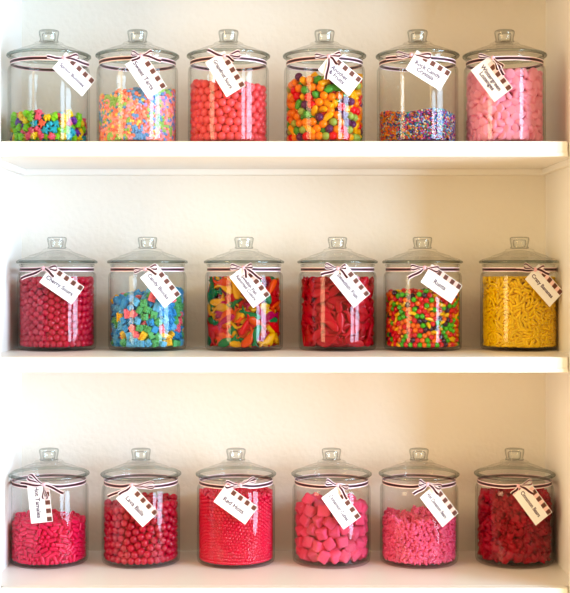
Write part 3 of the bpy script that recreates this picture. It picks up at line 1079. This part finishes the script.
# ------------------------------------------------------------------ the eighteen jars
DT, DM, DBm = 2.525, 2.625, 2.62
ROWS = [
    (Z_TOP, DT, [49, 137.5, 228.5, 324.5, 417.5, 504.5]),
    (Z_MID, DM, [57, 147.5, 244, 337.5, 422.5, 519.5]),
    (Z_BOT, DBm, [49, 141, 236, 331.5, 419, 514.5]),
]
JARS = [
    ('lidded glass jar a quarter full of bright bunny candies, far left of top shelf', spec_T1),
    ('lidded glass jar of tiny chalky pastel tarts on the top shelf', spec_T2),
    ('lidded glass jar of coral pink balls on the top shelf', spec_T3),
    ('lidded glass jar of big mixed fruit candies on the top shelf', spec_T4),
    ('lidded glass jar with a low layer of sugar crystals, top shelf', None),
    ('lidded glass jar full of pale pink lozenges on the top shelf', spec_T6),
    ('lidded glass jar of dark red balls at the left of the middle shelf', spec_M1),
    ('lidded glass jar of blue and green brick candies on the middle shelf', spec_M2),
    ('lidded glass jar of assorted coloured chewy fish on the middle shelf', spec_M3),
    ('lidded glass jar packed with only red chewy fish on the middle shelf', spec_M4),
    ('lidded glass jar of tiny multicoloured fruit candies on the middle shelf', spec_M5),
    ('lidded glass jar full of little yellow bananas on the middle shelf', spec_M6),
    ('lidded glass jar of rosy red capsule chews, left end of bottom shelf', spec_B1),
    ('lidded glass jar of shiny crimson balls on the bottom shelf', spec_B2),
    ('lidded glass jar full of tiny red beads on the bottom shelf', spec_B3),
    ('lidded glass jar of sugared pink cubes on the bottom shelf', spec_B4),
    ('lidded glass jar of small pink bears on the bottom shelf', spec_B5),
    ('lidded glass jar of large deep red bears on the bottom shelf', spec_B6),
]
SHORT = ['bunny candy', 'pastel tart', 'coral ball', 'mixed big fruit', 'sugar crystal', 'pink lozenge', 'dark red ball', 'brick candy', 'assorted fish', 'all-red fish', 'tiny fruit candy', 'yellow banana',
         'red capsule', 'crimson ball', 'tiny red bead', 'pink cube', 'small pink bear', 'large red bear']
TAGS = [  # centre px, angle, text, font size
    (72.1, 72.5, 39.5, 'Spring Bunnies', None), (145.8, 75.2, 55.5, 'Sweet Tarts', None), (225.5, 74.0, 58.5, 'Grapefruit Sours', None), (340.4, 74.0, 38, 'Another\n& Fruits', None),
    (428.5, 70.5, 31, 'Rock Candy\nCrystals', None), (492.3, 78.5, 54, 'Wintergreen\nLozenges', None),
    (61.6, 284.6, 35, 'Cherry Sours', None), (160.3, 286.1, 51, 'Candy Blocks', None), (250, 286, 52.5, 'Swedish Fish\nAssorted Colors', None), (350, 285.7, 50.5, 'Swedish Fish', None),
    (441.8, 283.8, 33.6, 'Runts', None), (545, 285.5, 45.6, 'Crazy Bananas', None),
    (40, 503, 84, 'Hot Tamales', None), (137.3, 505.4, 47, 'Lava Balls', None), (235.7, 504.2, 36, 'Red Hots', None), (341.2, 507.4, 55, 'Cinnamon Cubes', None),
    (439.5, 505.8, 52, 'Hot Cinnamon Bears', None), (533, 503.8, 53, 'Cinnamon Bears', None)]
TAGWORDS = ['Spring Bunnies', 'two-word tart', 'Grapefruit Sours', 'fruits', 'Rock Candy Crystals', 'Wintergreen Lozenges', 'Cherry Sours', 'Candy Blocks', 'two-line fish', 'one-line fish', 'one-word', 'Crazy Bananas',
            'upright', 'Lava Balls', 'short two-word', 'Cinnamon Cubes', 'Hot Cinnamon Bears', 'Cinnamon Bears']
RIBBONS = [
    dict(knot=(63, 57.0), loops=[(14, -2, 6)], tails=[(-15, 1), (23, 4)]),
    dict(knot=(141, 55.6), loops=[(12, -2, 8), (-9, -2, 7)], tails=[(-8, 7), (20, 4)]),
    dict(knot=(224.5, 56.2), loops=[(16, -2, 8)], tails=[(-17, -5), (10, 5)]),
    dict(knot=(328.6, 56.4), loops=[(-14, 0, 6), (12, -2, 5)], tails=[(-2, 24), (9, 8)]),
    dict(knot=(411.5, 54.8), loops=[(19, 2, 6), (-15, -1, 9)], tails=[(-25, 3)]),
    dict(knot=(493.5, 57.4), loops=[(7, 12, 9), (-14, -3, 6)], tails=[(10, 18)]),
    dict(knot=(43.7, 268.2), loops=[(14, 0, 7)], tails=[(-23, 11), (11.6, 8)]),
    dict(knot=(145.3, 268.8), loops=[(-11, 2, 6), (12, -2, 7)], tails=[(12, 5)]),
    dict(knot=(243.4, 267.6), loops=[(-13, -1, 7), (9, -2, 6)], tails=[(18, 11), (4, 10)]),
    dict(knot=(338, 268.4), loops=[(-13, -3, 7), (8, -2, 6)], tails=[(-17, 7), (10, 9)]),
    dict(knot=(424.5, 267.6), loops=[(-14, 0, 7), (14, 2, 8)], tails=[(-16, 11)]),
    dict(knot=(535.2, 269.5), loops=[(-12, -4, 7), (9, -2, 6)], tails=[(-20, 1), (14, 4)]),
    dict(knot=(43.8, 484.6), loops=[(-15, -9, 8), (2, 14, 9)], tails=[(-23, -1), (20, 8)]),
    dict(knot=(131.7, 484.9), loops=[(23, 0, 12)], tails=[(-24, 13), (-12, 10)]),
    dict(knot=(240.3, 485.0), loops=[(-15, -1, 9), (15, -6, 8)], tails=[(15, -7)]),
    dict(knot=(337.5, 485.1), loops=[(-12, -4, 7), (11, 2, 7)], tails=[(10, 13)]),
    dict(knot=(427.4, 484.0), loops=[(-9, -2, 7), (14, 3, 8)], tails=[(-14, 10), (11, 9)]),
    dict(knot=(518.3, 486.0), loops=[(13, -5, 9)], tails=[(-7, 8), (14, 6)]),
]
ORD = ['first', 'second', 'third', 'fourth', 'fifth', 'sixth']
RN = ['top', 'middle', 'bottom']
i = 0
for ri, (z, D, xs) in enumerate(ROWS):
    for ci, x in enumerate(xs):
        loc = Vector((px_x(x, D), D, z + .0004))
        lab, sp = JARS[i]
        make_jar(loc, lab, random.uniform(0, 6.28))
        make_ribbon(loc, D, RIBBONS[i], 'pink and brown striped ribbon bow on the %s jar, %s shelf' % (SHORT[i], RN[ri]))
        cx, cy, an, tx, fs = TAGS[i]
        make_tag(loc, D, cx, cy, an, tx, 'white %s tag with brown squares hanging on the %s jar' % (TAGWORDS[i], SHORT[i]), fs)
        if sp is None:
            crystals(loc)
        else:
            fill_jar(loc, sp(), i)
        i += 1

# ------------------------------------------------------------------ light
w = bpy.data.worlds.new('room_light'); scene.world = w
w.use_nodes = True
bg = w.node_tree.nodes['Background']
bg.inputs['Color'].default_value = (1.0, 0.75, 0.41, 1)
bg.inputs['Strength'].default_value = 0.90


def area(name, loc, target, sx, sy, power, col):
    l = bpy.data.lights.new(name, 'AREA'); l.shape = 'RECTANGLE'; l.size = sx; l.size_y = sy; l.energy = power; l.color = col
    o = bpy.data.objects.new(name, l); COL.objects.link(o); o.location = loc
    o.rotation_euler = (Vector(target) - Vector(loc)).to_track_quat('-Z', 'Y').to_euler()
    return o


# two tall panes of a big window in the wall at the right
area('daylight_pane', (2.5, 1.22, 1.27), (0, 1.22, 1.27), 0.95, 2.3, 112, (0.53, 0.77, 1.0))
area('daylight_pane', (2.5, -0.10, 1.27), (0, -0.10, 1.27), 0.95, 2.3, 112, (0.53, 0.77, 1.0))
# warm room light: a tall lamp at the front left, an added unseen lamp imitating floor bounce
area('standing_lamp', (-2.3, 0.35, 1.62), (0.1, 2.6, 1.4), 0.75, 1.7, 33, (1.0, 0.77, 0.46))
area('floor_bounce_fill', (-0.2, 1.65, 0.04), (-0.2, 1.66, 2.0), 2.6, 0.9, 14, (1.0, 0.77, 0.45))

# ------------------------------------------------------------------ camera
cam = bpy.data.cameras.new('camera'); co = bpy.data.objects.new('camera', cam); COL.objects.link(co)
co.location = (0, 0, ZC); co.rotation_euler = (PI / 2, 0, 0)
cam.sensor_fit = 'VERTICAL'; cam.sensor_height = 24
cam.lens = F / 593 * 24
cam.shift_x = -(PX0 - 285) / 593
cam.shift_y = -(296.5 - PY0) / 593
cam.clip_start = .05
scene.camera = co
scene.view_settings.view_transform = 'Standard'
scene.view_settings.look = 'Medium High Contrast'
scene.view_settings.exposure = -0.14
scene.cycles.use_denoising = True
scene.cycles.max_bounces = 14
scene.cycles.diffuse_bounces = 6
scene.cycles.transparent_max_bounces = 40
scene.cycles.transmission_bounces = 12
scene.cycles.sample_clamp_indirect = 6
